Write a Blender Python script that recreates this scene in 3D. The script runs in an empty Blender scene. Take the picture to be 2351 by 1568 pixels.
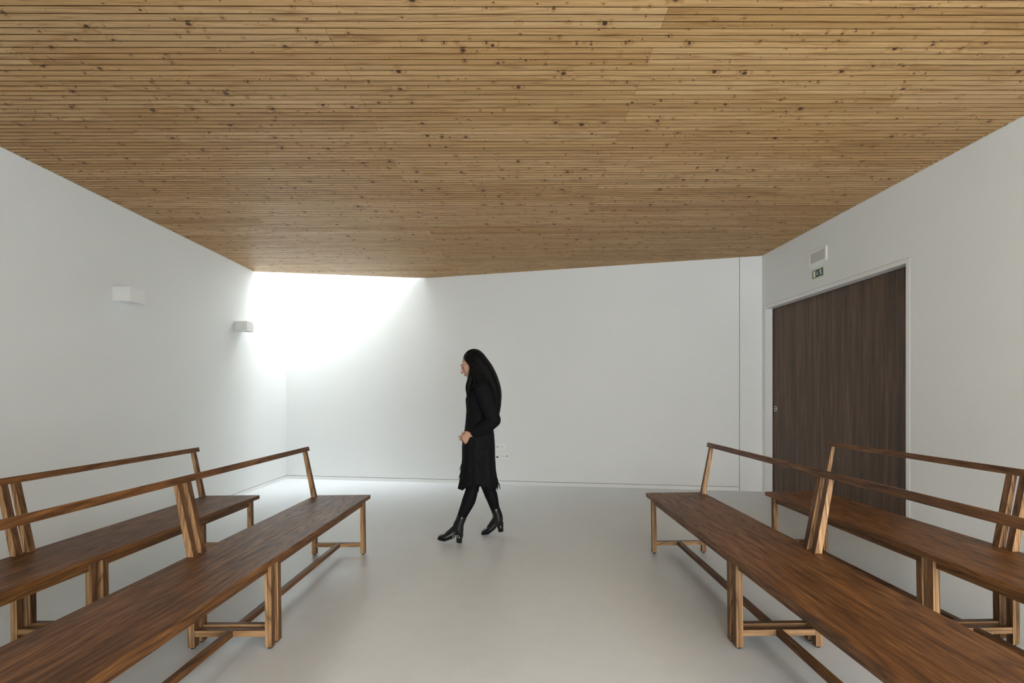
import bpy, bmesh, math, random
import numpy as np
from mathutils import Vector, Matrix, Euler

random.seed(7)
C = bpy.context.scene.collection
S = bpy.context.scene
PI = math.pi
SL = 0.0118                       # floor and ceiling both rise this much per metre to the right

# ------------------------------------------------------------------ camera
F, CX, HY = 1141.5, 1183.8, 908.7
cam_d = bpy.data.cameras.new('camera')
cam = bpy.data.objects.new('camera', cam_d); C.objects.link(cam)
cam.location = (0, 0, 1.2); cam.rotation_euler = (PI/2, 0, 0)
cam_d.sensor_width = 36; cam_d.sensor_fit = 'HORIZONTAL'
cam_d.lens = F/2351*36
cam_d.shift_x = (2351/2-CX)/2351
cam_d.shift_y = (HY-1568/2)/2351
cam_d.clip_start = 0.05
S.camera = cam

# ------------------------------------------------------------------ sky, daylight openings, exposure
S.view_settings.view_transform = 'Standard'; S.view_settings.look = 'None'
S.view_settings.gamma = 1.0; S.view_settings.use_curve_mapping = False
S.view_settings.exposure = 0.20
w = bpy.data.worlds.new('overcast_sky'); S.world = w; w.use_nodes = True
wn = w.node_tree.nodes; wl = w.node_tree.links
bg = wn['Background']
tc = wn.new('ShaderNodeTexCoord'); sx = wn.new('ShaderNodeSeparateXYZ')
wl.new(tc.outputs['Generated'], sx.inputs[0])
mr = wn.new('ShaderNodeMapRange'); mr.inputs[1].default_value = 0.0; mr.inputs[2].default_value = 1.0
SKY_LOW, SKY_HIGH = 9.4, 38.0
mr.inputs[3].default_value = SKY_LOW; mr.inputs[4].default_value = SKY_HIGH
pw = wn.new('ShaderNodeMath'); pw.operation = 'POWER'; pw.use_clamp = True; wl.new(sx.outputs['Z'], pw.inputs[0]); pw.inputs[1].default_value = 2.0
wl.new(pw.outputs[0], mr.inputs[0])
wl.new(mr.outputs[0], bg.inputs['Strength'])
bg.inputs['Color'].default_value = (0.920, 0.965, 0.988, 1)

def portal(name, loc, rot, sx_, sy_):
    d = bpy.data.lights.new(name, 'AREA'); d.shape = 'RECTANGLE'; d.size = sx_; d.size_y = sy_
    d.cycles.is_portal = True
    o = bpy.data.objects.new(name, d); C.objects.link(o); o.location = loc; o.rotation_euler = rot
    return o
ROOF = 3.75
WIN = (0.0, 3.0, 0.10, 2.50, -1.8)      # window behind the camera: x0 x1 z0 z1 y
portal('skylight_portal', (-2.35, 6.98, ROOF+0.02), (0, 0, 0), 2.3, 1.1)
portal('window_portal', ((WIN[0]+WIN[1])/2, WIN[4]-0.25, (WIN[2]+WIN[3])/2), (PI/2, 0, 0), WIN[1]-WIN[0], WIN[3]-WIN[2])

# ------------------------------------------------------------------ helpers
def link(o): C.objects.link(o); return o
def mesh_obj(name, bm, mat=None, parent=None, smooth=False, mats=None):
    me = bpy.data.meshes.new(name); bm.normal_update(); bm.to_mesh(me); bm.free()
    o = link(bpy.data.objects.new(name, me))
    for m in (mats or ([mat] if mat else [])): me.materials.append(m)
    if smooth:
        for p in me.polygons: p.use_smooth = True
    if parent is not None: o.parent = parent
    return o
def thing(name, label, cat, loc=(0, 0, 0), rot=(0, 0, 0), group=None):
    o = link(bpy.data.objects.new(name, None)); o.location = loc; o.rotation_euler = rot
    o['label'] = label; o['category'] = cat
    if group: o['group'] = group
    return o
def struct(o, label=None):
    o['kind'] = 'structure'
    if label: o['label'] = label
    return o
def box(bm, a, b, bev=0.0):
    """axis aligned box from corner a to corner b"""
    x0, y0, z0 = [min(p, q) for p, q in zip(a, b)]; x1, y1, z1 = [max(p, q) for p, q in zip(a, b)]
    return hexa(bm, [(x0, y0, z0), (x1, y0, z0), (x1, y1, z0), (x0, y1, z0),
                     (x0, y0, z1), (x1, y0, z1), (x1, y1, z1), (x0, y1, z1)], bev)
def hexa(bm, vs, bev=0.0, mi=None):
    v = [bm.verts.new(p) for p in vs]
    fs = [bm.faces.new([v[i] for i in q]) for q in
          ((0, 3, 2, 1), (4, 5, 6, 7), (0, 1, 5, 4), (1, 2, 6, 5), (2, 3, 7, 6), (3, 0, 4, 7))]
    if bev > 0:
        es = {e for f in fs for e in f.edges}
        bmesh.ops.bevel(bm, geom=list(es), offset=bev, segments=2, affect='EDGES', profile=0.7)
    return fs
def disc_prism(bm, c, axis, r, h, n=32, r2=None):
    """cylinder along unit axis starting at c"""
    axis = Vector(axis).normalized(); t = axis.orthogonal().normalized(); u = axis.cross(t)
    r2 = r if r2 is None else r2
    a = [bm.verts.new(Vector(c)+t*r*math.cos(2*PI*i/n)+u*r*math.sin(2*PI*i/n)) for i in range(n)]
    b = [bm.verts.new(Vector(c)+axis*h+t*r2*math.cos(2*PI*i/n)+u*r2*math.sin(2*PI*i/n)) for i in range(n)]
    bm.faces.new(a[::-1]); bm.faces.new(b)
    for i in range(n): bm.faces.new([a[i], a[(i+1) % n], b[(i+1) % n], b[i]])
def floor_z(x): return SL*x

# ------------------------------------------------------------------ materials
def new_mat(name, rough=0.5, spec=0.5):
    m = bpy.data.materials.new(name); m.use_nodes = True
    b = m.node_tree.nodes['Principled BSDF']; b.inputs['Roughness'].default_value = rough
    b.inputs['Specular IOR Level'].default_value = spec
    return m, m.node_tree.nodes, m.node_tree.links, b
def nd(nodes, t, **kw):
    n = nodes.new(t)
    for k, v in kw.items():
        if isinstance(k, str) and hasattr(n, k): setattr(n, k, v)
    return n
def ramp(nodes, stops, interp='LINEAR'):
    r = nodes.new('ShaderNodeValToRGB'); r.color_ramp.interpolation = interp
    e = r.color_ramp.elements
    while len(e) > 1: e.remove(e[-1])
    e[0].position = stops[0][0]; e[0].color = (*stops[0][1], 1)
    for p, c in stops[1:]:
        q = e.new(p); q.color = (*c, 1)
    return r
def math_n(nodes, links, op, a, b=None, clamp=False):
    n = nodes.new('ShaderNodeMath'); n.operation = op; n.use_clamp = clamp
    for i, v in enumerate((a, b)):
        if v is None: continue
        if isinstance(v, (int, float)): n.inputs[i].default_value = v
        else: links.new(v, n.inputs[i])
    return n.outputs[0]
def mix_c(nodes, links, blend, fac, a, b):
    n = nodes.new('ShaderNodeMix'); n.data_type = 'RGBA'; n.blend_type = blend
    for s, v in ((n.inputs[0], fac), (n.inputs[6], a), (n.inputs[7], b)):
        if isinstance(v, (int, float)): s.default_value = v
        elif isinstance(v, tuple): s.default_value = (*v, 1)
        else: links.new(v, s)
    return n.outputs[2]
def mapping(nodes, links, src, scale, loc=None):
    mp = nodes.new('ShaderNodeMapping'); mp.inputs['Scale'].default_value = scale
    links.new(src, mp.inputs['Vector'])
    if loc is not None: links.new(loc, mp.inputs['Location'])
    return mp.outputs[0]
def noise(nodes, links, vec, scale, detail=4, rough=0.55, dist=0.0):
    n = nodes.new('ShaderNodeTexNoise'); n.inputs['Scale'].default_value = scale
    n.inputs['Detail'].default_value = detail; n.inputs['Roughness'].default_value = rough
    n.inputs['Distortion'].default_value = dist; links.new(vec, n.inputs['Vector'])
    return n.outputs['Fac']
def bump(nodes, links, b, h, strength, dist=0.002):
    n = nodes.new('ShaderNodeBump'); n.inputs['Strength'].default_value = strength
    n.inputs['Distance'].default_value = dist; links.new(h, n.inputs['Height'])
    links.new(n.outputs[0], b.inputs['Normal'])

def plain(name, col, rough=0.5, spec=0.5, metal=0.0):
    m, n, l, b = new_mat(name, rough, spec); b.inputs['Metallic'].default_value = metal
    tcn = n.new('ShaderNodeTexCoord'); f = noise(n, l, tcn.outputs['Object'], 60, 3)
    c = mix_c(n, l, 'MULTIPLY', 1.0, tuple(col), ramp_out(n, l, f, [(0.2, (0.94,)*3), (0.8, (1.0,)*3)]))
    l.new(c, b.inputs['Base Color']); return m
def ramp_out(n, l, fac, stops, interp='LINEAR'):
    r = ramp(n, stops, interp); l.new(fac, r.inputs[0]); return r.outputs[0]

# painted plaster
def plaster():
    m, n, l, b = new_mat('white_plaster', 0.75, 0.25)
    tcn = n.new('ShaderNodeTexCoord')
    f1 = noise(n, l, tcn.outputs['Object'], 1.1, 4); f2 = noise(n, l, tcn.outputs['Object'], 160, 3)
    c = ramp_out(n, l, f1, [(0.25, (0.762, 0.778, 0.764)), (0.75, (0.782, 0.798, 0.786))])
    l.new(c, b.inputs['Base Color']); bump(n, l, b, f2, 0.12, 0.0006)
    return m
M_WALL = plaster()
M_TRIM = plain('white_satin_paint', (0.80, 0.805, 0.79), 0.35, 0.4)
M_GAP = plain('shadow_gap', (0.10, 0.10, 0.095), 0.8, 0.2)

# pale resin floor
def floor_mat():
    m, n, l, b = new_mat('pale_resin_floor', 0.36, 0.42)
    tcn = n.new('ShaderNodeTexCoord'); o = tcn.outputs['Object']
    f1 = noise(n, l, o, 0.9, 5, 0.6); f2 = noise(n, l, o, 9, 5, 0.65); f3 = noise(n, l, o, 220, 2)
    c = ramp_out(n, l, f1, [(0.3, (0.66, 0.695, 0.715)), (0.7, (0.70, 0.735, 0.76))])
    c = mix_c(n, l, 'MULTIPLY', 1.0, c, ramp_out(n, l, f2, [(0.3, (0.95, 0.95, 0.94)), (0.7, (1, 1, 1))]))
    v = n.new('ShaderNodeTexVoronoi'); v.inputs['Scale'].default_value = 6; l.new(o, v.inputs['Vector'])
    sp = ramp_out(n, l, v.outputs['Distance'], [(0.0, (0.55,)*3), (0.022, (1,)*3)])
    c = mix_c(n, l, 'MULTIPLY', 1.0, c, sp)
    l.new(c, b.inputs['Base Color'])
    r = ramp_out(n, l, f2, [(0.2, (0.30,)*3), (0.8, (0.42,)*3)]); l.new(r, b.inputs['Roughness'])
    bump(n, l, b, f3, 0.05, 0.0005)
    return m
M_FLOOR = floor_mat()

# stained pine of the benches; axis = grain direction in object space
def bench_wood(name, axis, dark, mid, light, rough=0.34, stripes=0.0):
    m, n, l, b = new_mat(name, rough, 0.30)
    tcn = n.new('ShaderNodeTexCoord'); oi = n.new('ShaderNodeObjectInfo')
    cb = n.new('ShaderNodeCombineXYZ')
    for i, k in enumerate((13.0, 29.0, 7.0)):
        l.new(math_n(n, l, 'MULTIPLY', oi.outputs['Random'], k), cb.inputs[i])
    sc = [1.0, 1.0, 1.0]; sc['xyz'.index(axis)] = 0.085
    v = mapping(n, l, tcn.outputs['Object'], sc, cb.outputs[0])
    warp = noise(n, l, v, 5.5, 3, 0.5)
    # growth rings: sine of distorted cross coordinate
    f0 = noise(n, l, v, 7.0, 2, 0.4, 0.4)
    rings = math_n(n, l, 'PINGPONG', math_n(n, l, 'MULTIPLY', f0, 30.0), 1.0)
    rings = math_n(n, l, 'POWER', rings, 3.0)
    fine = noise(n, l, v, 80.0, 5, 0.65)
    blot = noise(n, l, v, 13.0, 3, 0.6, 0.6)
    c = ramp_out(n, l, math_n(n, l, 'ADD', math_n(n, l, 'MULTIPLY', fine, 0.60), math_n(n, l, 'MULTIPLY', blot, 0.40)),
                 [(0.32, dark), (0.50, mid), (0.68, light)])
    c = mix_c(n, l, 'MULTIPLY', math_n(n, l, 'MULTIPLY', rings, 0.85), c, (0.34, 0.27, 0.23))
    if stripes > 0:
        cr = [60.0, 60.0, 60.0]; cr['xyz'.index(axis)] = 0.3
        sv = mapping(n, l, tcn.outputs['Object'], cr, cb.outputs[0])
        st = noise(n, l, sv, 3.2, 2, 0.5)
        c = mix_c(n, l, 'MULTIPLY', stripes, c, ramp_out(n, l, st, [(0.40, (0.45, 0.38, 0.32)), (0.56, (1, 1, 1))]))
    l.new(c, b.inputs['Base Color'])
    rr = ramp_out(n, l, fine, [(0.3, (rough+0.14,)*3), (0.7, (rough,)*3)]); l.new(rr, b.inputs['Roughness'])
    bump(n, l, b, fine, 0.12, 0.0008)
    return m
DK, MD, LT = (0.062, 0.024, 0.0075), (0.150, 0.062, 0.0175), (0.29, 0.130, 0.038)
W_SEAT = bench_wood('stained_pine_long_grain', 'y', DK, MD, LT, 0.40)
W_LEG = bench_wood('stained_pine_upright_grain', 'z', (0.06, 0.026, 0.010), (0.14, 0.064, 0.024), (0.25, 0.125, 0.05), 0.40)
W_LAM_LIT = bench_wood('lit_laminated_pine_upright', 'z', (0.24, 0.13, 0.058), (0.50, 0.295, 0.140), (0.72, 0.45, 0.235), 0.42, 0.8)  # laminate stripes, with the window light painted in as a paler base
W_LAMX_LIT = bench_wood('lit_laminated_pine_cross', 'x', (0.24, 0.13, 0.055), (0.46, 0.265, 0.125), (0.64, 0.39, 0.19), 0.42, 0.4)  # same for cross rails: window light on the front faces put into the colour
W_CROSS = bench_wood('stained_pine_cross_grain', 'x', DK, MD, LT, 0.36)
M_RUBBER = plain('black_rubber', (0.012, 0.012, 0.012), 0.6, 0.3)

# slatted pine ceiling: object x runs along the slats
PITCH, GRV, GDEP, SM, UC = 0.0417, 0.0068, 0.024, 0.018, 0.010
def ceiling_mat():
    m, n, l, b = new_mat('knotty_pine_slats', 0.50, 0.3)
    tcn = n.new('ShaderNodeTexCoord'); s = n.new('ShaderNodeSeparateXYZ'); l.new(tcn.outputs['Object'], s.inputs[0])
    X = s.outputs['X']; Y = math_n(n, l, 'SUBTRACT', s.outputs['Y'], math_n(n, l, 'MULTIPLY', X, SM))
    row = math_n(n, l, 'FLOOR', math_n(n, l, 'ADD', math_n(n, l, 'DIVIDE', Y, PITCH*3), 0.001))
    # butt joints at X = -0.86 and X = +0.66 (+-3.04 m), alternating by board
    par = math_n(n, l, 'MODULO', math_n(n, l, 'ADD', row, 400.0), 2.0)
    seg_in = math_n(n, l, 'DIVIDE', math_n(n, l, 'ADD', math_n(n, l, 'SUBTRACT', X, math_n(n, l, 'MULTIPLY', par, 1.52)), 0.86), 3.04)
    seg = math_n(n, l, 'FLOOR', seg_in); fr = math_n(n, l, 'FRACT', seg_in)
    joint = math_n(n, l, 'LESS_THAN', fr, 0.0008)
    wn_ = n.new('ShaderNodeTexWhiteNoise'); wn_.noise_dimensions = '2D'
    cb = n.new('ShaderNodeCombineXYZ'); l.new(row, cb.inputs[0]); l.new(seg, cb.inputs[1]); l.new(cb.outputs[0], wn_.inputs['Vector'])
    rnd = wn_.outputs['Value']; rcol = wn_.outputs['Color']
    # second random per slat
    slat = math_n(n, l, 'FLOOR', math_n(n, l, 'DIVIDE', Y, PITCH))
    wn2 = n.new('ShaderNodeTexWhiteNoise'); wn2.noise_dimensions = '2D'
    cb2 = n.new('ShaderNodeCombineXYZ'); l.new(slat, cb2.inputs[0]); l.new(seg, cb2.inputs[1]); l.new(cb2.outputs[0], wn2.inputs['Vector'])
    # grain coordinates, shifted per board
    v = n.new('ShaderNodeCombineXYZ')
    l.new(math_n(n, l, 'ADD', math_n(n, l, 'MULTIPLY', X, 0.05), math_n(n, l, 'MULTIPLY', rnd, 37.0)), v.inputs[0])
    l.new(Y, v.inputs[1]); l.new(math_n(n, l, 'MULTIPLY', rnd, 11.0), v.inputs[2])
    g0 = noise(n, l, v.outputs[0], 9.0, 2, 0.5, 0.5)
    g1 = noise(n, l, v.outputs[0], 140.0, 4, 0.65)
    flat = math_n(n, l, 'GREATER_THAN', math_n(n, l, 'FRACT', math_n(n, l, 'DIVIDE', Y, PITCH)), GRV/PITCH)
    # knots: two sizes of scattered cells
    knots = []; swirl = None
    for sc, thr, am, keep in ((6.2, 0.075, 1.0, 0.55), (14.0, 0.080, 0.95, 0.42)):
        kv = n.new('ShaderNodeCombineXYZ')
        l.new(X, kv.inputs[0]); l.new(Y, kv.inputs[1])
        vo = n.new('ShaderNodeTexVoronoi'); vo.voronoi_dimensions = '2D'; vo.inputs['Scale'].default_value = sc
        wob = noise(n, l, kv.outputs[0], 70, 3)
        l.new(kv.outputs[0], vo.inputs['Vector'])
        ss = n.new('ShaderNodeSeparateColor'); l.new(vo.outputs['Color'], ss.inputs[0])
        on = math_n(n, l, 'MULTIPLY', math_n(n, l, 'LESS_THAN', ss.outputs[0], keep), flat)
        d = math_n(n, l, 'ADD', vo.outputs['Distance'], math_n(n, l, 'MULTIPLY', math_n(n, l, 'SUBTRACT', wob, 0.5), 0.07))
        size = math_n(n, l, 'MULTIPLY', math_n(n, l, 'ADD', math_n(n, l, 'MULTIPLY', ss.outputs[1], 1.0), 0.22), thr)
        q = math_n(n, l, 'DIVIDE', d, size)
        halo = ramp_out(n, l, math_n(n, l, 'MULTIPLY', q, 0.25), [(0.0, (1,)*3), (0.4, (0.35,)*3), (1.0, (0,)*3)])
        core = ramp_out(n, l, math_n(n, l, 'MULTIPLY', q, 0.5), [(0.30, (1,)*3), (0.60, (0,)*3)])
        knots.append((math_n(n, l, 'MULTIPLY', halo, on), math_n(n, l, 'MULTIPLY', core, on), am))
        swirl = knots[-1][0] if swirl is None else math_n(n, l, 'ADD', swirl, knots[-1][0])
    ph = math_n(n, l, 'ADD', math_n(n, l, 'MULTIPLY', g0, 20.0), math_n(n, l, 'MULTIPLY', swirl, 4.0))
    rings = math_n(n, l, 'POWER', math_n(n, l, 'PINGPONG', ph, 1.0), 4.0)
    base = ramp_out(n, l, rnd, [(0.0, (0.46, 0.275, 0.115)), (0.35, (0.54, 0.345, 0.160)), (0.7, (0.58, 0.385, 0.195)), (1.0, (0.50, 0.300, 0.122))])
    c = mix_c(n, l, 'MULTIPLY', 1.0, base, ramp_out(n, l, g1, [(0.3, (0.82, 0.79, 0.74)), (0.65, (1.03, 1.02, 1.0))]))
    c = mix_c(n, l, 'MULTIPLY', math_n(n, l, 'MULTIPLY', rings, 0.70), c, (0.55, 0.40, 0.27))
    c = mix_c(n, l, 'MULTIPLY', 1.0, c, ramp_out(n, l, wn2.outputs['Value'], [(0, (0.86, 0.84, 0.80)), (1, (1.08, 1.08, 1.08))]))
    for halo, core, am in knots:
        c = mix_c(n, l, 'MULTIPLY', math_n(n, l, 'MULTIPLY', halo, 0.55*am), c, (0.60, 0.38, 0.20))
        c = mix_c(n, l, 'MIX', math_n(n, l, 'MULTIPLY', core, am), c, (0.050, 0.024, 0.012))
    c = mix_c(n, l, 'MULTIPLY', math_n(n, l, 'MULTIPLY', joint, 0.7), c, (0.25, 0.16, 0.09))
    l.new(c, b.inputs['Base Color'])
    bump(n, l, b, g1, 0.15, 0.0008)
    return m
M_CEIL = ceiling_mat()

# dark stained oak of the sliding door
def door_mat():
    m, n, l, b = new_mat('dark_stained_oak_veneer', 0.42, 0.4)
    tcn = n.new('ShaderNodeTexCoord')
    v = mapping(n, l, tcn.outputs['Object'], (1, 1, 0.045))
    leaf = mapping(n, l, tcn.outputs['Object'], (1, 1, 0.0001))
    f = noise(n, l, v, 26, 6, 0.7, 0.3); g = noise(n, l, leaf, 4.2, 2, 0.5); h = noise(n, l, v, 150, 3, 0.7)
    c = ramp_out(n, l, f, [(0.30, (0.045, 0.025, 0.015)), (0.48, (0.085, 0.050, 0.029)), (0.70, (0.175, 0.108, 0.066))])
    c = mix_c(n, l, 'MULTIPLY', 1.0, c, ramp_out(n, l, g, [(0.3, (0.78, 0.78, 0.80)), (0.7, (1.12, 1.05, 1.0))]))
    c = mix_c(n, l, 'MULTIPLY', 0.6, c, ramp_out(n, l, h, [(0.3, (0.6,)*3), (0.6, (1.1,)*3)]))
    l.new(c, b.inputs['Base Color']); bump(n, l, b, h, 0.1, 0.0006); return m
M_DOOR = door_mat()
M_STEEL = plain('brushed_steel', (0.62, 0.60, 0.57), 0.28, 0.5, 1.0)
M_BLACK = plain('black_void', (0.006, 0.006, 0.006), 0.6, 0.2)
M_PLASTIC = plain('white_plastic', (0.86, 0.86, 0.85), 0.30, 0.5)
M_LAMP = plain('white_powder_coat', (0.84, 0.84, 0.82), 0.45, 0.4)

# ------------------------------------------------------------------ room
def LX(y): return -3.308-0.0172*y            # left wall face
def RX(y): return 3.187-0.032*y              # right wall face
def BY(x): return 6.698-0.2194*x             # back wall face
A = Vector((-3.4365, 7.452, 0)); Cn = Vector((2.994, 6.041, 0)); Ef = Vector((LX(6.51), 6.51, 0)); Fk = Vector((-1.283, 6.9795, 0))
YF = WIN[4]                                   # face of the wall behind the camera
Lf = Vector((LX(YF), YF, 0)); Rf = Vector((RX(YF), YF, 0))
def ceil_z(x): return 2.8655+SL*x

def wall_slab(bm, p, q, out, z0, z1, t=0.22, slope=False):
    """upright slab whose room face runs p->q; out = outward unit vector; z may be callables of x"""
    g = lambda z, P: z(P.x) if callable(z) else z
    P2, Q2 = p+out*t, q+out*t
    return hexa(bm, [(p.x, p.y, g(z0, p)), (q.x, q.y, g(z0, q)), (Q2.x, Q2.y, g(z0, q)), (P2.x, P2.y, g(z0, p)),
                     (p.x, p.y, g(z1, p)), (q.x, q.y, g(z1, q)), (Q2.x, Q2.y, g(z1, q)), (P2.x, P2.y, g(z1, p))])
def recalc(bm): bmesh.ops.recalc_face_normals(bm, faces=bm.faces[:])

SK = 0.047; GAPH = 0.0055
def outward(p, q):
    d = (q-p).normalized(); n = Vector((d.y, -d.x, 0))
    return n if n.dot(p-Vector((0, 3, 0))) > 0 else -n
oL, oB, oR, oN = outward(Lf, A), outward(A, Cn), outward(Cn, Rf), outward(Lf, Rf)
fz = lambda x: floor_z(x)
low = lambda x: floor_z(x)-0.15
sk1 = lambda x: floor_z(x)+SK
sk2 = lambda x: floor_z(x)+SK+GAPH

# floor
bm = bmesh.new()
vs = [(-3.9, -3.6), (3.9, -3.6), (3.9, 8.0), (-3.9, 8.0)]
hexa(bm, [(x, y, floor_z(x)-0.15) for x, y in vs]+[(x, y, floor_z(x)) for x, y in vs])
struct(mesh_obj('floor', bm, M_FLOOR), 'pale grey seamless polished floor')

# left wall, with its flush baseboard set in a recess
bm = bmesh.new()
dL = (A-Lf).normalized(); dBk = (Cn-A).normalized()
wall_slab(bm, Lf, A+dL*0.3, oL, sk2, ROOF)
wall_slab(bm, Lf+oL*0.03, A+oL*0.03+dL*0.25, oL, low, lambda x: sk2(x)+0.001, 0.19)
recalc(bm); struct(mesh_obj('wall_left', bm, M_WALL), 'white plaster wall on the left with two wall lamps')
# the baseboard runs flush with the wall, a thin shadow line above it
def baseboard(name, p, q, o, lab):
    bm = bmesh.new(); wall_slab(bm, p+o*0.0005, q+o*0.0005, o, fz, sk1, 0.028); recalc(bm)
    return struct(mesh_obj(name, bm, M_TRIM), lab)
baseboard('baseboard_left', Lf, A+dL*0.02, oL, 'flush white baseboard along the left wall')

# back wall: main face up to the vertical joint, plain return beyond it
JX = 2.742; J0 = Vector((JX, BY(JX), 0)); J1 = Vector((JX+0.006, BY(JX+0.006), 0))
bm = bmesh.new()
wall_slab(bm, A, J0, oB, sk2, ROOF)
wall_slab(bm, A+oB*0.03-dBk*0.25, J1+oB*0.03, oB, low, ROOF-0.05, 0.19)
wall_slab(bm, J1, Cn+(Cn-J1).normalized()*0.0, oB, low, ROOF)
recalc(bm); struct(mesh_obj('wall_back', bm, M_WALL), 'white plaster end wall washed by daylight at its left corner')
baseboard('baseboard_back', A-dBk*0.02, J0, oB, 'flush white baseboard along the end wall')

# right wall with the door opening
DY0, DY1, DZ = 3.898, 5.96, 2.240              # near edge, far edge, head height
CAS, REC = 0.040, 0.092
def onR(y, d=0.0): return Vector((RX(y), y, 0))+oR*d
bm = bmesh.new()
wall_slab(bm, Cn, onR(DY1+CAS), oR, low, ROOF)
wall_slab(bm, onR(DY0-CAS), Rf, oR, low, ROOF)
wall_slab(bm, onR(DY1+CAS), onR(DY0-CAS), oR, DZ+CAS, ROOF)
recalc(bm); struct(mesh_obj('wall_right', bm, M_WALL), 'white plaster wall on the right around the sliding door')

door = struct(link(bpy.data.objects.new('door_1', None)), 'tall dark brown oak sliding door set back in the right wall')
door.location = (RX(DY0), DY0, floor_z(RX(DY0)))
bpy.context.view_layer.update()
def under(o, parent):
    o.parent = parent; o.matrix_parent_inverse = parent.matrix_world.inverted(); return o
bm = bmesh.new()
P0, P1 = onR(DY1+0.20, REC), onR(DY0-0.06, REC)
wall_slab(bm, P1, P0, oR, lambda x: floor_z(x)+0.004, DZ+0.03, 0.045); recalc(bm)
dp = under(mesh_obj('door_panel', bm, M_DOOR), door)
# white lining and casing
bm = bmesh.new()
lowf = lambda x: floor_z(x)
G = 0.003
wall_slab(bm, onR(DY1+CAS-G, -0.003), onR(DY1, -0.003), oR, lowf, DZ+CAS-G, REC-0.004)
wall_slab(bm, onR(DY0, -0.003), onR(DY0-CAS+G, -0.003), oR, lowf, DZ+CAS-G, REC-0.004)
wall_slab(bm, onR(DY1, -0.003), onR(DY0, -0.003), oR, DZ, DZ+CAS-G, REC-0.004)
recalc(bm); under(mesh_obj('door_frame', bm, M_TRIM), door)
# pocket behind the panel
bm = bmesh.new()
wall_slab(bm, onR(DY1+CAS+0.02, REC+0.05), onR(DY0-CAS-0.02, REC+0.05), oR, low, DZ+CAS+0.05, 0.06)
recalc(bm); under(mesh_obj('pocket_lining', bm, M_BLACK), door)
# round flush pull
hy_ = 5.905; hc = onR(hy_, REC-0.0025); hc.z = 1.047
pull = mesh_obj('door_handle', (lambda b: (disc_prism(b, hc, oR, 0.0325, 0.004, 40, 0.0325), b)[1])(bmesh.new()), M_STEEL)
under(pull, dp)
bm = bmesh.new(); disc_prism(bm, hc-oR*0.0012, oR, 0.0205, 0.003, 32); o = under(mesh_obj('finger_recess', bm, M_BLACK), pull)
bm = bmesh.new(); box(bm, (-0.004, -0.021, -0.0045), (0.002, 0.021, 0.0045), 0.001)
bm.transform(Matrix.Translation(hc-oR*0.0015) @ Matrix.Rotation(math.atan2(oR.y, oR.x), 4, 'Z'))
mesh_bar = mesh_obj('pull_bar', bm, M_STEEL); under(mesh_bar, pull)

# wall behind the camera with the big window
bm = bmesh.new()
x0, x1, z0, z1, y = WIN
def vx(x): return Vector((x, YF, 0))
dn = Vector((0, -1, 0))
wall_slab(bm, Lf, vx(x0), dn, low, ROOF); wall_slab(bm, vx(x1), Rf, dn, low, ROOF)
wall_slab(bm, vx(x0), vx(x1), dn, low, z0); wall_slab(bm, vx(x0), vx(x1), dn, z1, ROOF)
recalc(bm); struct(mesh_obj('wall_near', bm, M_WALL))
bm = bmesh.new()
for k in range(5):
    xx = x0+(x1-x0)*k/4; box(bm, (xx-0.03, YF-0.14, z0), (xx+0.03, YF-0.08, z1), 0.003)
box(bm, (x0, YF-0.14, z0), (x1, YF-0.08, z0+0.06)); box(bm, (x0, YF-0.14, z1-0.06), (x1, YF-0.08, z1))
struct(mesh_obj('window_1', bm, M_TRIM))

# slatted ceiling, clipped to the room and to the triangular light well
poly = [(Lf.x-0.01, YF-0.01), (Rf.x+0.01, YF-0.01), (Cn.x+0.006, Cn.y+0.004), (Fk.x, Fk.y), (Ef.x-0.004, Ef.y)]
def clip(c):
    """x range of the line y = c + SM*x inside the convex polygon"""
    t0, t1 = -50.0, 50.0
    cen = (0.0, 3.0)
    for i in range(len(poly)):
        (ax, ay), (bx, by) = poly[i], poly[(i+1) % len(poly)]
        nx, ny = by-ay, -(bx-ax)
        if (cen[0]-ax)*nx+(cen[1]-ay)*ny > 0: nx, ny = -nx, -ny
        # inside: (x-ax)*nx+(y-ay)*ny <= 0
        k = nx+SM*ny; m0 = -ax*nx+(c-ay)*ny
        if abs(k) < 1e-9:
            if m0 > 0: return None
            continue
        t = -m0/k
        if k > 0: t1 = min(t1, t)
        else: t0 = max(t0, t)
    return (t0, t1) if t1-t0 > 1e-4 else None
bm = bmesh.new()
prof = []
c = math.floor(-3.35/PITCH)*PITCH
while c < 7.25:
    prof += [(c-UC, GDEP), (c+GRV+UC, GDEP), (c+GRV+UC, 0.0065), (c+GRV+0.0001, 0.0004), (c+GRV+0.0006, 0.0), (c+PITCH-0.0010, 0.0), (c+PITCH-0.0001, 0.0010), (c+PITCH-UC, 0.0065)]
    c += PITCH
prev = None
for cc, h in prof:
    r = clip(cc)
    if r is None:
        prev = None if prev is None else prev
        continue
    a_, b_ = r
    cur = (bm.verts.new((a_, cc+SM*a_, ceil_z(a_)+h)), bm.verts.new((b_, cc+SM*b_, ceil_z(b_)+h)))
    if prev: bm.faces.new([prev[0], cur[0], cur[1], prev[1]])
    prev = cur
for f_ in bm.faces:
    if f_.normal.z > 0: f_.normal_flip()
bm.normal_update()
for f_ in bm.faces:
    if f_.normal.z > 0.2: f_.normal_flip()
# closed deck above the slats so the ceiling has real thickness
top = [bm.verts.new((x, y, ceil_z(x)+0.06)) for x, y in poly]
bot = [bm.verts.new((x, y, ceil_z(x)+0.027)) for x, y in poly]
bm.faces.new(top)
bm.faces.new(bot[::-1])
for i in range(5): bm.faces.new([bot[i], bot[(i+1) % 5], top[(i+1) % 5], top[i]])
ceil = struct(mesh_obj('ceiling', bm, M_CEIL), 'sloping ceiling of narrow knotty pine slats')

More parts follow.
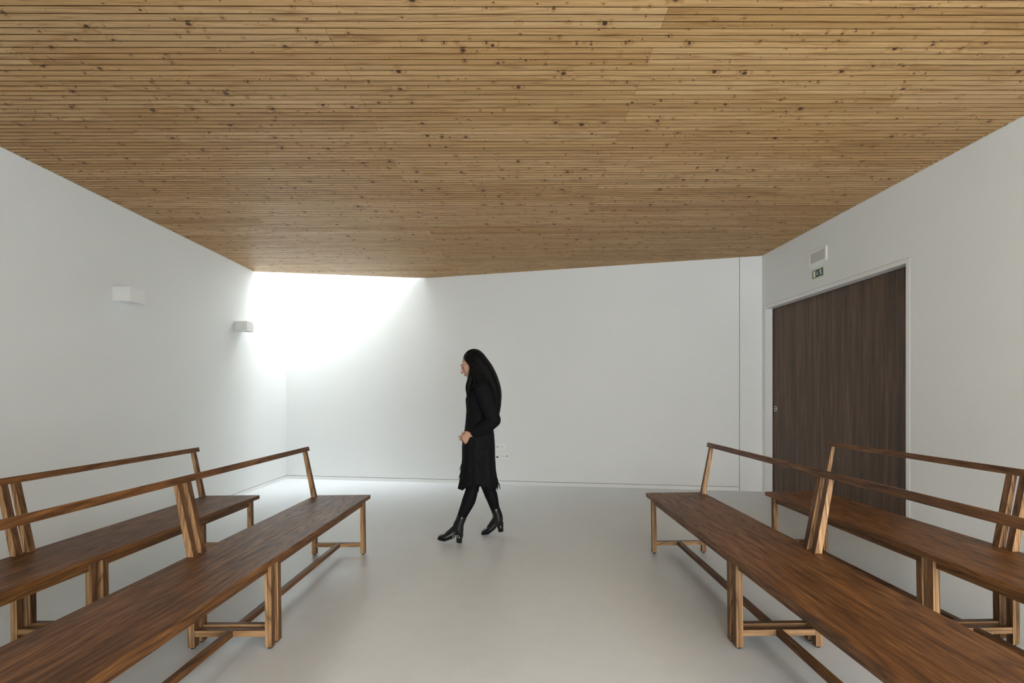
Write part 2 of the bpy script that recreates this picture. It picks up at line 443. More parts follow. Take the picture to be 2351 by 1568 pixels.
# light well above the corner: the third, slanting side
bm = bmesh.new()
n3 = Vector((Fk.y-Ef.y, -(Fk.x-Ef.x), 0)).normalized()
if n3.y > 0: n3 = -n3
wall_slab(bm, Ef, Fk+(Fk-Ef).normalized()*0.02, n3, lambda x: ceil_z(x)+0.004, ROOF, 0.12); recalc(bm)
struct(mesh_obj('wall_skylight', bm, M_WALL), 'white side of the light well above the corner')

# ------------------------------------------------------------------ benches
ZS, TH, WD, LA, OH = 0.4439, 0.029, 0.4063, 0.0330, 0.0250
S1, S2, S3 = 0.0431, 1.3912, 1.4558
LEN = 2*((S2+S3+LA)/2)
ZR, RXT, RH, LEAN = 0.8251, 0.4515, 0.0335, 0.1892
FR = [S1, S2, S3, LEN-S1-LA]                       # far face of the four leg frames
def make_bench(sg, label, loc, th):
    root = thing('long_bench', label, 'bench', loc, (0, -math.atan(SL), th), 'long wooden benches')
    def hx(bm, t0, t1, s0, s1, z0, z1, bev=0.0015):
        xa, xb = sorted((sg*t0, sg*t1)); box(bm, (xa, -s1, z0), (xb, -s0, z1), bev)
    def lam_lit(bm, o_mi=1):  # faces along y take the paler laminate with painted-in window light
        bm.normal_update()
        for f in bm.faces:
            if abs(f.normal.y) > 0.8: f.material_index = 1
    bm = bmesh.new(); hx(bm, -OH, WD+0.002, 0, LEN, ZS-TH, ZS, 0.0015)
    mesh_obj('seat', bm, W_SEAT, root)
    for (sa, sb) in ((FR[0]+LA, FR[1]), (FR[2]+LA, FR[3])):
        for t in (0.014, WD-0.014-0.018):
            bm = bmesh.new(); hx(bm, t, t+0.018, sa, sb, ZS-TH-0.044, ZS-TH, 0.001); mesh_obj('apron', bm, W_SEAT, root)
    for s in FR:
        for t in (0.0, WD-LA):
            bm = bmesh.new(); hx(bm, t, t+LA, s, s+LA, 0.008, ZS-TH, 0.0012); lam_lit(bm)
            lg = mesh_obj('leg', bm, None, root, mats=[W_LEG, W_LAM_LIT])
            bm = bmesh.new(); disc_prism(bm, (sg*(t+LA/2), -(s+LA/2), 0), (0, 0, 1), 0.0105, 0.009, 20)
            mesh_obj('rubber_foot', bm, M_RUBBER, lg)
        bm = bmesh.new(); hx(bm, LA, WD-LA, s+0.002, s+LA-0.002, 0.060, 0.089, 0.001); lam_lit(bm)
        mesh_obj('cross_rail', bm, None, root, mats=[W_CROSS, W_LAMX_LIT])
        # back post, tapered and leaning outward
        t0, t1 = WD-LA-0.0005, WD
        tt0 = RXT-LEAN*RH; tt1 = tt0+0.0235; zt = ZR-RH+0.001
        bm = bmesh.new()
        xs = [sg*t0, sg*t1, sg*tt0, sg*tt1]
        lo_, hi_ = (xs[0], xs[1]) if sg > 0 else (xs[1], xs[0])
        tl, th_ = (xs[2], xs[3]) if sg > 0 else (xs[3], xs[2])
        zl = zt-LEAN*0.004
        hexa(bm, [(lo_, -(s+LA), ZS), (hi_, -(s+LA), ZS), (hi_, -s, ZS), (lo_, -s, ZS),
                  (tl, -(s+LA), zt), (th_, -(s+LA), zt), (th_, -s, zt), (tl, -s, zt)], 0.0012)
        lam_lit(bm); mesh_obj('back_post', bm, None, root, mats=[W_LEG, W_LAM_LIT])
    for (sa, sb) in ((FR[0]+LA-0.002, FR[1]+0.002), (FR[2]+LA-0.002, FR[3]+0.002)):
        bm = bmesh.new(); hx(bm, WD/2-0.015, WD/2+0.015, sa, sb, 0.060, 0.089, 0.001)
        mesh_obj('long_stretcher', bm, W_SEAT, root)
    # back rail, tipped with the posts
    u = Vector((LEAN, 0, 1)).normalized(); v = Vector((1, 0, -LEAN)).normalized()
    p = Vector((RXT, 0, ZR))
    q = [p-u*RH/u.z, p-u*RH/u.z+v*0.027, p+v*0.027, p]
    q = [Vector((sg*a.x, 0, a.z)) for a in q]
    if sg < 0: q = [q[1], q[0], q[3], q[2]]
    bm = bmesh.new()
    hexa(bm, [(q[0].x, -LEN, q[0].z), (q[1].x, -LEN, q[1].z), (q[1].x, 0, q[1].z), (q[0].x, 0, q[0].z),
              (q[3].x, -LEN, q[3].z), (q[2].x, -LEN, q[2].z), (q[2].x, 0, q[2].z), (q[3].x, 0, q[3].z)], 0.0012)
    mesh_obj('back_rail', bm, W_SEAT, root)
    return root
def copy_tree(o, parent=None):
    c_ = o.copy(); C.objects.link(c_)
    if parent is not None: c_.parent = parent
    for ch in [x for x in bpy.data.objects if x.parent == o]: copy_tree(ch, c_)
    return c_
def place(o, x, y, th, label):
    o.location = (x, y, floor_z(x)); o.rotation_euler = (0, -math.atan(SL), th); o['label'] = label
bL1 = make_bench(-1, '', (0, 0, 0), 0)
bR1 = make_bench(1, '', (0, 0, 0), 0)
bL2 = copy_tree(bL1); bR2 = copy_tree(bR1)
place(bL1, -1.1495, 3.8685, -0.0113, 'long brown wooden bench bordering the open aisle on its left side')
place(bL2, -2.0311, 3.9063, -0.0169, 'long brown wooden bench on the left, between another bench and the lamp wall')
place(bR1, 1.0309, 3.8176, 0.0025, 'long brown wooden bench bordering the open aisle on its right side')
place(bR2, 1.9411, 3.8092, 0.0077, 'long brown wooden bench on the right, nearest the dark sliding door')

# ------------------------------------------------------------------ wall lamps
def wall_lamp(y0, y1, z0, z1, label):
    d = 0.145
    base = Vector((LX((y0+y1)/2), (y0+y1)/2, z0)); yaw = math.atan(0.0172)
    root = thing('wall_lamp', label, 'wall lamp', base, (0, 0, yaw), 'box lamps on the left wall')
    L_ = y1-y0; H_ = z1-z0; t = 0.004
    bm = bmesh.new()
    box(bm, (0.0, -L_/2, 0), (t, L_/2, H_)); box(bm, (d-t, -L_/2, 0), (d, L_/2, H_))
    box(bm, (t, -L_/2, 0), (d-t, -L_/2+t, H_)); box(bm, (t, L_/2-t, 0), (d-t, L_/2, H_))
    mesh_obj('lamp_housing', bm, M_LAMP, root)
    bm = bmesh.new(); box(bm, (t, -L_/2+t, 0.010), (d-t, L_/2-t, 0.014)); 
    df = mesh_obj('diffuser', bm, M_PLASTIC, root)
    bm = bmesh.new(); box(bm, (t, -L_/2+t, H_-0.016), (d-t, L_/2-t, H_-0.012)); mesh_obj('diffuser', bm, M_PLASTIC, root)
    bm = bmesh.new(); box(bm, (d-0.040, -L_/2+0.010, 0.004), (d-0.012, -L_/2+0.020, 0.010), 0.001)
    mesh_obj('retaining_clip', bm, M_STEEL, root)
    return root
wall_lamp(4.168, 4.342, 1.996, 2.117, 'white box wall lamp on the left wall, nearer the camera and higher in view')
wall_lamp(6.04, 6.207, 1.995, 2.110, 'white box wall lamp on the left wall beside the daylit corner')

# ------------------------------------------------------------------ emergency light and exit sign over the door
def on_right(y, z):
    p = onR(y); return Matrix.Translation((p.x, p.y, z)) @ Matrix((( -oR.x, -(Rf-Cn).normalized().x*-1, 0, 0), (-oR.y, -(Rf-Cn).normalized().y*-1, 0, 0), (0, 0, 1, 0), (0, 0, 0, 1)))
# local frame: +x out of the wall into the room, +y towards the camera, +z up
dR = (Rf-Cn).normalized()
def frame_r(y, z):
    p = onR(y)
    return Matrix(((-oR.x, dR.x, 0, p.x), (-oR.y, dR.y, 0, p.y), (0, 0, 1, z), (0, 0, 0, 1)))
def glassy():
    m, n, l, b = new_mat('clear_diffuser', 0.18, 0.5)
    b.inputs['Base Color'].default_value = (0.83, 0.84, 0.82, 1)
    b.inputs['Transmission Weight'].default_value = 0.35; return m
M_DIFF = glassy()
M_REFL = plain('grey_reflector', (0.50, 0.50, 0.48), 0.3, 0.5)
em = thing('emergency_light', 'white framed rectangular emergency light above the exit sign', 'emergency light')
em.matrix_world = frame_r(4.976, 2.594)
W2, H2 = 0.137, 0.0700
bm = bmesh.new()
for a, b_ in (((-W2, -H2), (W2, -H2+0.020)), ((-W2, H2-0.020), (W2, H2)), ((-W2, -H2+0.020), (-W2+0.024, H2-0.020)), ((W2-0.024, -H2+0.020), (W2, H2-0.020))):
    box(bm, (0.0, a[0], a[1]), (0.011, b_[0], b_[1]), 0.001)
mesh_obj('light_frame', bm, M_PLASTIC, em)
bm = bmesh.new(); box(bm, (0.0, -W2+0.02, -H2+0.016), (0.003, W2-0.02, H2-0.016)); mesh_obj('reflector', bm, M_REFL, em)
bm = bmesh.new(); box(bm, (0.006, -W2+0.024, -H2+0.020), (0.008, W2-0.024, H2-0.020)); mesh_obj('lens_cover', bm, M_DIFF, em)
bm = bmesh.new(); bmesh.ops.create_icosphere(bm, subdivisions=2, radius=0.005, matrix=Matrix.Translation((0.010, 0.085, 0.012)))
mesh_obj('indicator_lamp', bm, plain('pale_indicator', (0.85, 0.9, 0.6), 0.3), em, True)

sg_ = thing('exit_sign', 'small green exit sign with running figure and down arrow over the door', 'sign')
sg_.matrix_world = frame_r(4.978, 2.428)
M_PALE = plain('photoluminescent_pale', (0.62, 0.66, 0.44), 0.35, 0.4)
M_GREEN = plain('dark_green_print', (0.020, 0.055, 0.050), 0.35, 0.4)
M_PRINT = plain('white_print', (0.80, 0.84, 0.72), 0.35, 0.4)
bm = bmesh.new(); box(bm, (0.0, -0.0955, -0.050), (0.003, 0.0955, 0.050), 0.0005); mesh_obj('sign_plate', bm, M_PALE, sg_)
bm = bmesh.new(); box(bm, (0.003, -0.082, -0.037), (0.0034, 0.082, 0.037)); pn = mesh_obj('green_panel', bm, M_GREEN, sg_)
def flat_poly(bm, pts, x0=0.0034, x1=0.0038):
    # pts in (along, up): along grows to the right as read from the room = towards the camera
    a = [bm.verts.new((x0, p[0], p[1])) for p in pts]; b_ = [bm.verts.new((x1, p[0], p[1])) for p in pts]
    bm.faces.new(b_); bm.faces.new(a[::-1])
    for i in range(len(pts)): bm.faces.new([a[i], a[(i+1) % len(pts)], b_[(i+1) % len(pts)], b_[i]])
def stroke(bm, p, q, w_):
    p, q = Vector((*p, 0)), Vector((*q, 0)); d = (q-p).normalized(); nrm = Vector((-d.y, d.x, 0))*w_/2
    flat_poly(bm, [tuple((p+nrm)[:2]), tuple((q+nrm)[:2]), tuple((q-nrm)[:2]), tuple((p-nrm)[:2])])
bm = bmesh.new()
flat_poly(bm, [(-0.070, -0.031), (-0.036, -0.031), (-0.036, 0.031), (-0.070, 0.031)]); recalc(bm)
mesh_obj('door_pictogram', bm, M_PRINT, sg_)
bm = bmesh.new()
stroke(bm, (-0.008, 0.022), (-0.008, -0.006), 0.009); flat_poly(bm, [(-0.021, -0.004), (0.005, -0.004), (-0.008, -0.021)]); recalc(bm)
mesh_obj('arrow_pictogram', bm, M_PRINT, sg_)
bm = bmesh.new()
flat_poly(bm, [(0.034+0.006*math.cos(2*PI*i/16), 0.027+0.006*math.sin(2*PI*i/16)) for i in range(16)])
for p, q, ww in (((0.040, 0.020), (0.048, -0.003), 0.012), ((0.040, 0.018), (0.028, 0.006), 0.006), ((0.028, 0.006), (0.022, 0.008), 0.005),
                 ((0.043, 0.018), (0.058, 0.016), 0.006), ((0.058, 0.016), (0.066, 0.024), 0.005), ((0.047, -0.003), (0.034, -0.013), 0.008),
                 ((0.034, -0.013), (0.034, -0.030), 0.007), ((0.048, -0.003), (0.056, -0.018), 0.008), ((0.056, -0.018), (0.070, -0.020), 0.006)):
    stroke(bm, p, q, ww)
recalc(bm); mesh_obj('running_pictogram', bm, M_PRINT, sg_)

# ------------------------------------------------------------------ sockets on the back wall
dB = (Cn-A).normalized()
def frame_b(x, z):      # +x along the wall to the right, +y out into the room, +z up
    return Matrix(((dB.x, -oB.x, 0, x), (dB.y, -oB.y, 0, BY(x)), (0, 0, 1, z), (0, 0, 0, 1)))
def sock(px, py):
    u = (px-CX)/F; Y = 6.698/(1+0.2194*u); return u*Y, 1.2-(py-HY)*Y/F
M_SOCKIN = plain('white_socket_insert', (0.80, 0.80, 0.79), 0.35, 0.5)
def outlet(pxs, py, kinds, label):
    x0_, z0_ = sock(pxs[0], py)
    root = thing('wall_outlet', label, 'power outlet', group='round outlets on the end wall'); root.matrix_world = frame_b(x0_, z0_)
    for k_, (px, kd) in enumerate(zip(pxs, kinds)):
        X_, Z_ = sock(px, py); dx = (Vector((X_, BY(X_), 0))-Vector((x0_, BY(x0_), 0))).length
        bm = bmesh.new(); disc_prism(bm, (dx, 0, 0), (0, 1, 0), 0.0435, 0.006-0.0006*k_, 40, 0.0425); pl = mesh_obj('cover_plate', bm, M_PLASTIC, root)
        bm = bmesh.new(); disc_prism(bm, (dx, 0.004, 0), (0, 1, 0), 0.027, 0.0030, 32); ins = mesh_obj('socket_insert', bm, M_SOCKIN, pl)
        bm = bmesh.new()
        if kd == 'power':
            for a, c_, r_ in ((-0.0155, -0.003, 0.0052), (0.0155, -0.003, 0.0052), (0.0, 0.007, 0.0048)):
                disc_prism(bm, (dx+a, 0.0071, c_), (0, 1, 0), r_, 0.0004, 16)
            mesh_obj('socket_holes', bm, M_BLACK, pl)
        elif kd == 'antenna':
            for a, c_, r_ in ((-0.009, -0.010, 0.0045), (0.012, -0.004, 0.004), (-0.002, 0.010, 0.0035)):
                disc_prism(bm, (dx+a, 0.0071, c_), (0, 1, 0), r_, 0.0004, 16)
            mesh_obj('antenna_jacks', bm, M_REFL, pl)
        else:
            box(bm, (dx-0.016, 0.0071, -0.024), (dx+0.016, 0.0076, -0.008)); mesh_obj('data_port', bm, M_BLACK, pl)
    return root
outlet((1142.2, 1153.6), 1025.6, ('power', 'antenna'), 'upper white double round outlet on the end wall beside the walking person')
outlet((1141.8, 1153.4, 1164.6), 1046.6, ('data', 'antenna', 'power'), 'lower white triple round outlet on the end wall beside the walking person')

# ------------------------------------------------------------------ the walking person (faces -x, seen from the left side)
def ring(bm, c, u, v, n=20):
    return [bm.verts.new(Vector(c)+Vector(u)*math.cos(2*PI*i/n)+Vector(v)*math.sin(2*PI*i/n)) for i in range(n)]
def loft(bm, rings, n=20):
    """rings: (centre, u, v) half axes; closed tube"""
    rs = [ring(bm, c, u, v, n) for c, u, v in rings]
    for a, b_ in zip(rs, rs[1:]):
        for i in range(n): bm.faces.new([a[i], a[(i+1) % n], b_[(i+1) % n], b_[i]])
    bm.faces.new(rs[0][::-1]); bm.faces.new(rs[-1])
def limb(bm, pts, rad, flat=1.0, n=16):
    """smooth tapering tube through pts"""
    P = [Vector(p) for p in pts]; out = []
    for i in range(len(P)-1):
        p0 = P[max(i-1, 0)]; p1 = P[i]; p2 = P[i+1]; p3 = P[min(i+2, len(P)-1)]
        for k in range(5):
            t = k/5
            q = 0.5*((2*p1)+(p2-p0)*t+(2*p0-5*p1+4*p2-p3)*t*t+(3*p1-p0-3*p2+p3)*t**3)
            out.append((q, rad[i]+(rad[i+1]-rad[i])*t))
    out.append((P[-1], rad[-1]))
    rings = []
    for i, (q, r) in enumerate(out):
        d = (out[min(i+1, len(out)-1)][0]-out[max(i-1, 0)][0]).normalized()
        ref = Vector((0, 1, 0)) if abs(d.y) < 0.9 else Vector((1, 0, 0))
        u = d.cross(ref).normalized(); v = d.cross(u).normalized()
        rings.append((q, u*r, v*r*flat))
    # rounded ends
    d0 = (out[0][0]-out[1][0]).normalized(); d1 = (out[-1][0]-out[-2][0]).normalized()
    a = rings[0]; z = rings[-1]
    head = [(a[0]+d0*out[0][1]*math.sin(t), a[1]*math.cos(t), a[2]*math.cos(t)) for t in (1.3, 0.9, 0.45)]
    tail = [(z[0]+d1*out[-1][1]*math.sin(t), z[1]*math.cos(t), z[2]*math.cos(t)) for t in (0.45, 0.9, 1.3)]
    loft(bm, head+rings+tail, n)
def blob(bm, c, r, rot=None, seg=20):
    m = Matrix.Translation(c) @ (rot.to_matrix().to_4x4() if rot else Matrix.Identity(4)) @ Matrix.Diagonal((r[0], r[1], r[2], 1))
    bmesh.ops.create_uvsphere(bm, u_segments=seg, v_segments=seg//2+2, radius=1.0, matrix=m)
def fuse(name, bm, mat, parent, voxel, smooth=4, fac=0.5):
    """union of the overlapping closed shapes into one continuous skin"""
    me = bpy.data.meshes.new('t'); bm.to_mesh(me); bm.free()
    o = link(bpy.data.objects.new('t', me)); md = o.modifiers.new('r', 'REMESH'); md.mode = 'VOXEL'; md.voxel_size = voxel
    s = o.modifiers.new('s', 'SMOOTH'); s.factor = fac; s.iterations = smooth
    dg = bpy.context.evaluated_depsgraph_get(); dg.update()
    me2 = bpy.data.meshes.new_from_object(o.evaluated_get(dg)); me2.name = name
    bpy.data.objects.remove(o); bpy.data.meshes.remove(me)
    o2 = link(bpy.data.objects.new(name, me2)); me2.materials.clear(); me2.materials.append(mat)
    for p in me2.polygons: p.use_smooth = True
    o2.parent = parent; return o2

def skin_mat():
    m, n, l, b = new_mat('skin', 0.5, 0.4)
    tcn = n.new('ShaderNodeTexCoord'); f = noise(n, l, tcn.outputs['Object'], 30, 4)
    l.new(ramp_out(n, l, f, [(0.3, (0.50, 0.27, 0.19)), (0.7, (0.60, 0.35, 0.25))]), b.inputs['Base Color'])
    b.inputs['Subsurface Weight'].default_value = 0.08; b.inputs['Subsurface Scale'].default_value = 0.01
    return m
def cloth_mat(name, c0, c1, rough, scale, bs=0.3):
    m, n, l, b = new_mat(name, rough, 0.45 if rough < 0.3 else 0.07)
    tcn = n.new('ShaderNodeTexCoord'); v = mapping(n, l, tcn.outputs['Object'], scale)
    f = noise(n, l, v, 1.0, 5, 0.6); l.new(ramp_out(n, l, f, [(0.3, c0), (0.7, c1)]), b.inputs['Base Color'])
    bump(n, l, b, f, bs, 0.004); return m
M_SKIN = skin_mat()
M_COAT = cloth_mat('black_wool', (0.006, 0.006, 0.0065), (0.012, 0.012, 0.013), 0.85, (60, 60, 60))
M_SKIRT = cloth_mat('black_pleated_cloth', (0.006, 0.006, 0.007), (0.014, 0.014, 0.015), 0.80, (70, 70, 14), 0.6)
M_TIGHTS = cloth_mat('black_tights', (0.006, 0.006, 0.007), (0.009, 0.009, 0.010), 0.6, (200, 200, 200), 0.1)
M_HAIR = cloth_mat('black_hair', (0.004, 0.0038, 0.0038), (0.009, 0.0085, 0.0085), 0.55, (150, 150, 9), 0.5)
M_LEATHER = cloth_mat('black_leather', (0.006, 0.006, 0.006), (0.012, 0.012, 0.012), 0.24, (25, 25, 25), 0.25)
M_BROW = plain('dark_brow', (0.010, 0.008, 0.007), 0.6)
M_LIP = plain('lip', (0.42, 0.14, 0.12), 0.4)
M_EYE = plain('eye_white', (0.65, 0.62, 0.60), 0.2)

PY = 4.17
per = thing('person', 'person in black coat, skirt and heeled boots walking left past the end wall', 'person',
            (-0.29, PY, floor_z(-0.29)), (0, -math.atan(SL), 0))
ox, oz = -0.29, floor_z(-0.29)
def V(x, y, z):          # world-ish coordinates -> person space (y measured from the walking line, + away from camera)
    return Vector((x-ox, y, z-oz))

# head pose: looking down and ahead
HC = V(-0.350, 0.0, 1.462)
HR = Euler((0, math.radians(-24), 0))        # pitch the face (-x) downwards
def H(x, y, z): return HC+HR.to_matrix() @ Vector((x, y, z))

# ---- body: one continuous skin
bm = bmesh.new()
# torso and neck
loft(bm, [(V(-0.295, 0, 0.80), (0.088, 0, 0), (0, 0.130, 0)), (V(-0.295, 0, 0.88), (0.096, 0, 0), (0, 0.145, 0)),
          (V(-0.290, 0, 0.97), (0.088, 0, 0), (0, 0.125, 0)), (V(-0.285, 0, 1.05), (0.085, 0, 0), (0, 0.125, 0)),
          (V(-0.285, 0, 1.15), (0.100, 0, 0), (0, 0.145, 0)), (V(-0.275, 0, 1.23), (0.095, 0, 0), (0, 0.165, 0)),
          (V(-0.265, 0, 1.29), (0.060, 0, 0), (0, 0.120, 0)), (V(-0.270, 0, 1.315), (0.045, 0, 0), (0, 0.06, 0))], 24)
limb(bm, [V(-0.268, 0, 1.26), V(-0.285, 0, 1.33), V(-0.318, 0, 1.41)], [0.055, 0.048, 0.050])
# head: skull, face, jaw, nose, lips, ears
blob(bm, H(0.020, 0, 0.020), (0.092, 0.073, 0.085), HR)
blob(bm, H(-0.030, 0, -0.020), (0.058, 0.060, 0.080), HR)
blob(bm, H(-0.052, 0, -0.078), (0.030, 0.032, 0.026), HR)
blob(bm, H(-0.010, 0, -0.060), (0.055, 0.050, 0.040), HR)
limb(bm, [H(-0.082, 0, 0.012), H(-0.096, 0, -0.014), H(-0.104, 0, -0.026)], [0.007, 0.010, 0.011])
blob(bm, H(-0.092, 0, -0.031), (0.012, 0.015, 0.008), HR)
blob(bm, H(-0.083, 0, -0.052), (0.011, 0.021, 0.006), HR)
blob(bm, H(-0.081, 0, -0.062), (0.010, 0.018, 0.006), HR)
blob(bm, H(-0.078, 0, 0.024), (0.012, 0.050, 0.010), HR)
for s in (-1, 1): blob(bm, H(0.015, s*0.074, -0.008), (0.017, 0.007, 0.030), HR)
# arms
Lsh, Lel, Lwr = V(-0.255, -0.170, 1.245), V(-0.165, -0.205, 1.005), V(-0.335, -0.145, 0.885)
Rsh, Rel, Rwr = V(-0.255, 0.170, 1.245), V(-0.195, 0.205, 1.000), V(-0.352, 0.125, 0.865)
for sh, el, wr in ((Lsh, Lel, Lwr), (Rsh, Rel, Rwr)):
    limb(bm, [sh, sh.lerp(el, 0.5), el], [0.050, 0.043, 0.038]); limb(bm, [el, el.lerp(wr, 0.35), wr], [0.038, 0.037, 0.025])
# legs
Lhip, Lkn, Lan = V(-0.285, -0.075, 0.83), V(-0.350, -0.085, 0.440), V(-0.462, -0.100, 0.150)
Rhip, Rkn, Ran = V(-0.275, 0.075, 0.83), V(-0.250, 0.095, 0.450), V(-0.150, 0.105, 0.165)
for hp, kn, an in ((Lhip, Lkn, Lan), (Rhip, Rkn, Ran)):
    limb(bm, [hp, hp.lerp(kn, 0.5), kn], [0.082, 0.068, 0.050]); limb(bm, [kn, kn.lerp(an, 0.35)+Vector((0.008, 0, 0)), kn.lerp(an, 0.75), an], [0.048, 0.052, 0.036, 0.031])
# feet inside the boots
limb(bm, [Lan, Lan+Vector((-0.03, 0, -0.05)), Lan+Vector((-0.10, 0, -0.085))], [0.028, 0.030, 0.022])
limb(bm, [Ran, Ran+Vector((-0.02, 0, -0.06)), Ran+Vector((-0.085, 0, -0.125))], [0.028, 0.030, 0.022])

# hands: palm, four unequal fingers and a thumb
def hand(bm, wr, d, nrm, side, curl):
    """d: wrist -> knuckles, nrm: back of the hand, side: thumb side"""
    d = d.normalized(); side = (side-d*side.dot(d)).normalized(); nrm = (nrm-d*nrm.dot(d)-side*nrm.dot(side)).normalized()
    pc = wr+d*0.048
    loft(bm, [(wr-d*0.012, side*0.022, nrm*0.019), (wr+d*0.012, side*0.026, nrm*0.017), (wr+d*0.045, side*0.038, nrm*0.015),
              (wr+d*0.080, side*0.040, nrm*0.012), (wr+d*0.090, side*0.036, nrm*0.009)], 16)
    for k, (off, ln, r) in enumerate(((0.0315, 0.070, 0.0080), (0.0105, 0.079, 0.0082), (-0.0105, 0.073, 0.0078), (-0.0310, 0.057, 0.0070))):
        base = wr+d*(0.084-abs(k-1)*0.004)+side*off
        c = curl+0.06*k
        p = [base]; a = 0.25
        for j, f_ in enumerate((0.42, 0.32, 0.26)):
            a += c*(1.0, 1.1, 0.8)[j]
            p.append(p[-1]+(d*math.cos(a)-nrm*math.sin(a)+side*off*2.6)*ln*f_)
        limb(bm, p, [r, r*0.95, r*0.88, r*0.74], n=10)
    t0 = wr+d*0.022+side*0.026-nrm*0.004
    limb(bm, [t0, t0+d*0.026+side*0.020-nrm*0.010, t0+d*0.055+side*0.020-nrm*0.024, t0+d*0.074+side*0.010-nrm*0.034], [0.014, 0.0115, 0.0100, 0.0080], n=10)
hand(bm, Lwr+Vector((-0.004, 0, -0.003)), Vector((-0.86, 0.22, -0.42)), Vector((-0.20, -0.90, 0.10)), Vector((-0.42, 0, 0.9)), 0.24)
hand(bm, Rwr+Vector((-0.004, 0, -0.003)), Vector((-0.75, -0.30, -0.45)), Vector((-0.25, 0.9, 0.1)), Vector((-0.4, 0, 0.9)), 0.40)
body = fuse('body', bm, M_SKIN, per, 0.0027, 3, 0.5)

# eyes, brows, lips sit in the face
for s in (-1, 1):
    bm = bmesh.new(); blob(bm, H(-0.0755, s*0.030, 0.004), (0.0085, 0.0125, 0.0034), HR, 12); mesh_obj('eyelid', bm, M_BROW, body, True)
    bm = bmesh.new(); limb(bm, [H(-0.086, s*0.012, 0.028), H(-0.082, s*0.030, 0.032), H(-0.066, s*0.048, 0.026)], [0.0022, 0.0028, 0.0016], n=8)
    mesh_obj('eyebrow', bm, M_BROW, body, True)
bm = bmesh.new(); limb(bm, [H(-0.086, -0.018, -0.057), H(-0.0935, 0, -0.056), H(-0.086, 0.018, -0.057)], [0.003, 0.0055, 0.003], n=8); mesh_obj('lips', bm, M_LIP, body, True)

# ---- tights
bm = bmesh.new()
for hp, kn, an in ((Lhip, Lkn, Lan), (Rhip, Rkn, Ran)):
    limb(bm, [hp.lerp(kn, 0.3), hp.lerp(kn, 0.6), kn], [0.078, 0.068, 0.054]); limb(bm, [kn, kn.lerp(an, 0.35)+Vector((0.008, 0, 0)), kn.lerp(an, 0.75), an], [0.052, 0.056, 0.040, 0.035])
    limb(bm, [hp, hp.lerp(kn, 0.4)], [0.086, 0.078])
fuse('tights', bm, M_TIGHTS, per, 0.006, 3)

# ---- boots
def boot(an, toe, heel_base, sole, knee):
    """an ankle, toe tip, heel_base point under the heel on its block, sole: unit normal of the sole pointing up"""
    bm = bmesh.new()
    fwd = (toe-heel_base).normalized(); side = Vector((0, 1, 0)); up = sole.normalized()
    heel = heel_base+up*0.062
    shaft_top = an+(knee-an).normalized()*0.060
    limb(bm, [shaft_top, an, an.lerp(heel, 0.6)+fwd*0.01, heel+fwd*0.012+up*0.012], [0.042, 0.041, 0.040, 0.034])
    ball = toe-fwd*0.060
    mid = heel.lerp(ball, 0.5)
    loft(bm, [(heel-fwd*0.012+up*0.018, up*0.028, side*0.026), (heel+fwd*0.03+up*0.030, up*0.042, side*0.031), (mid+up*0.030, up*0.038, side*0.034),
              (ball+up*0.026, up*0.026, side*0.042), (toe-fwd*0.025+up*0.020, up*0.020, side*0.038), (toe-fwd*0.006+up*0.017, up*0.014, side*0.026), (toe+up*0.016, up*0.006, side*0.012)], 18)
    limb(bm, [an+fwd*0.010, an.lerp(mid, 0.55)+up*0.028, ball+up*0.034], [0.038, 0.036, 0.022])
    bt = fuse('boot', bm, M_LEATHER, per, 0.005, 4)
    bm = bmesh.new()
    prev = None; rows = []
    for c, wd in ((heel-fwd*0.016, 0.021), (heel-fwd*0.004, 0.027), (heel+fwd*0.03, 0.030), (mid-up*0.000, 0.033), (ball+up*0.000, 0.043), (toe-fwd*0.02, 0.038), (toe+fwd*0.002, 0.020)):
        rows.append([bm.verts.new(c+side*wd+up*0.008), bm.verts.new(c-side*wd+up*0.008), bm.verts.new(c-side*wd-up*0.003), bm.verts.new(c+side*wd-up*0.003)])
    for a, b_ in zip(rows, rows[1:]):
        for i in range(4): bm.faces.new([a[i], a[(i+1) % 4], b_[(i+1) % 4], b_[i]])
    bm.faces.new(rows[0]); bm.faces.new(rows[-1][::-1]); recalc(bm)
    mesh_obj('boot_sole', bm, M_RUBBER, bt)
    bm = bmesh.new()
    a, b_ = heel_base+fwd*0.008, heel+fwd*0.010
    loft(bm, [(a, fwd*0.024, side*0.026), (a.lerp(b_, 0.5), fwd*0.025, side*0.026), (b_+up*0.004, fwd*0.033, side*0.030)], 16); recalc(bm)
    mesh_obj('boot_heel', bm, M_LEATHER, bt, True)
    return bt
# leading boot lands on its heel, toe lifted; trailing boot rolls onto its toe
lb = boot(Lan, V(-0.632, -0.115, 0.040), V(-0.455, -0.100, 0.002), Vector((0.10, 0, 1)), Lkn)
rb = boot(Ran, V(-0.292, 0.110, 0.012), V(-0.118, 0.105, 0.034), Vector((-0.10, 0, 1)), Rkn)
bm = bmesh.new()
for k in range(3):
    c = V(-0.505+0.017*k, -0.146, 0.062)
    limb(bm, [c+Vector((0.006, 0, 0.012)), c+Vector((0, -0.003, 0)), c+Vector((-0.006, 0, -0.010))], [0.0022]*3, n=8)
o = mesh_obj('boot_buckle', bm, M_STEEL, lb, True); 

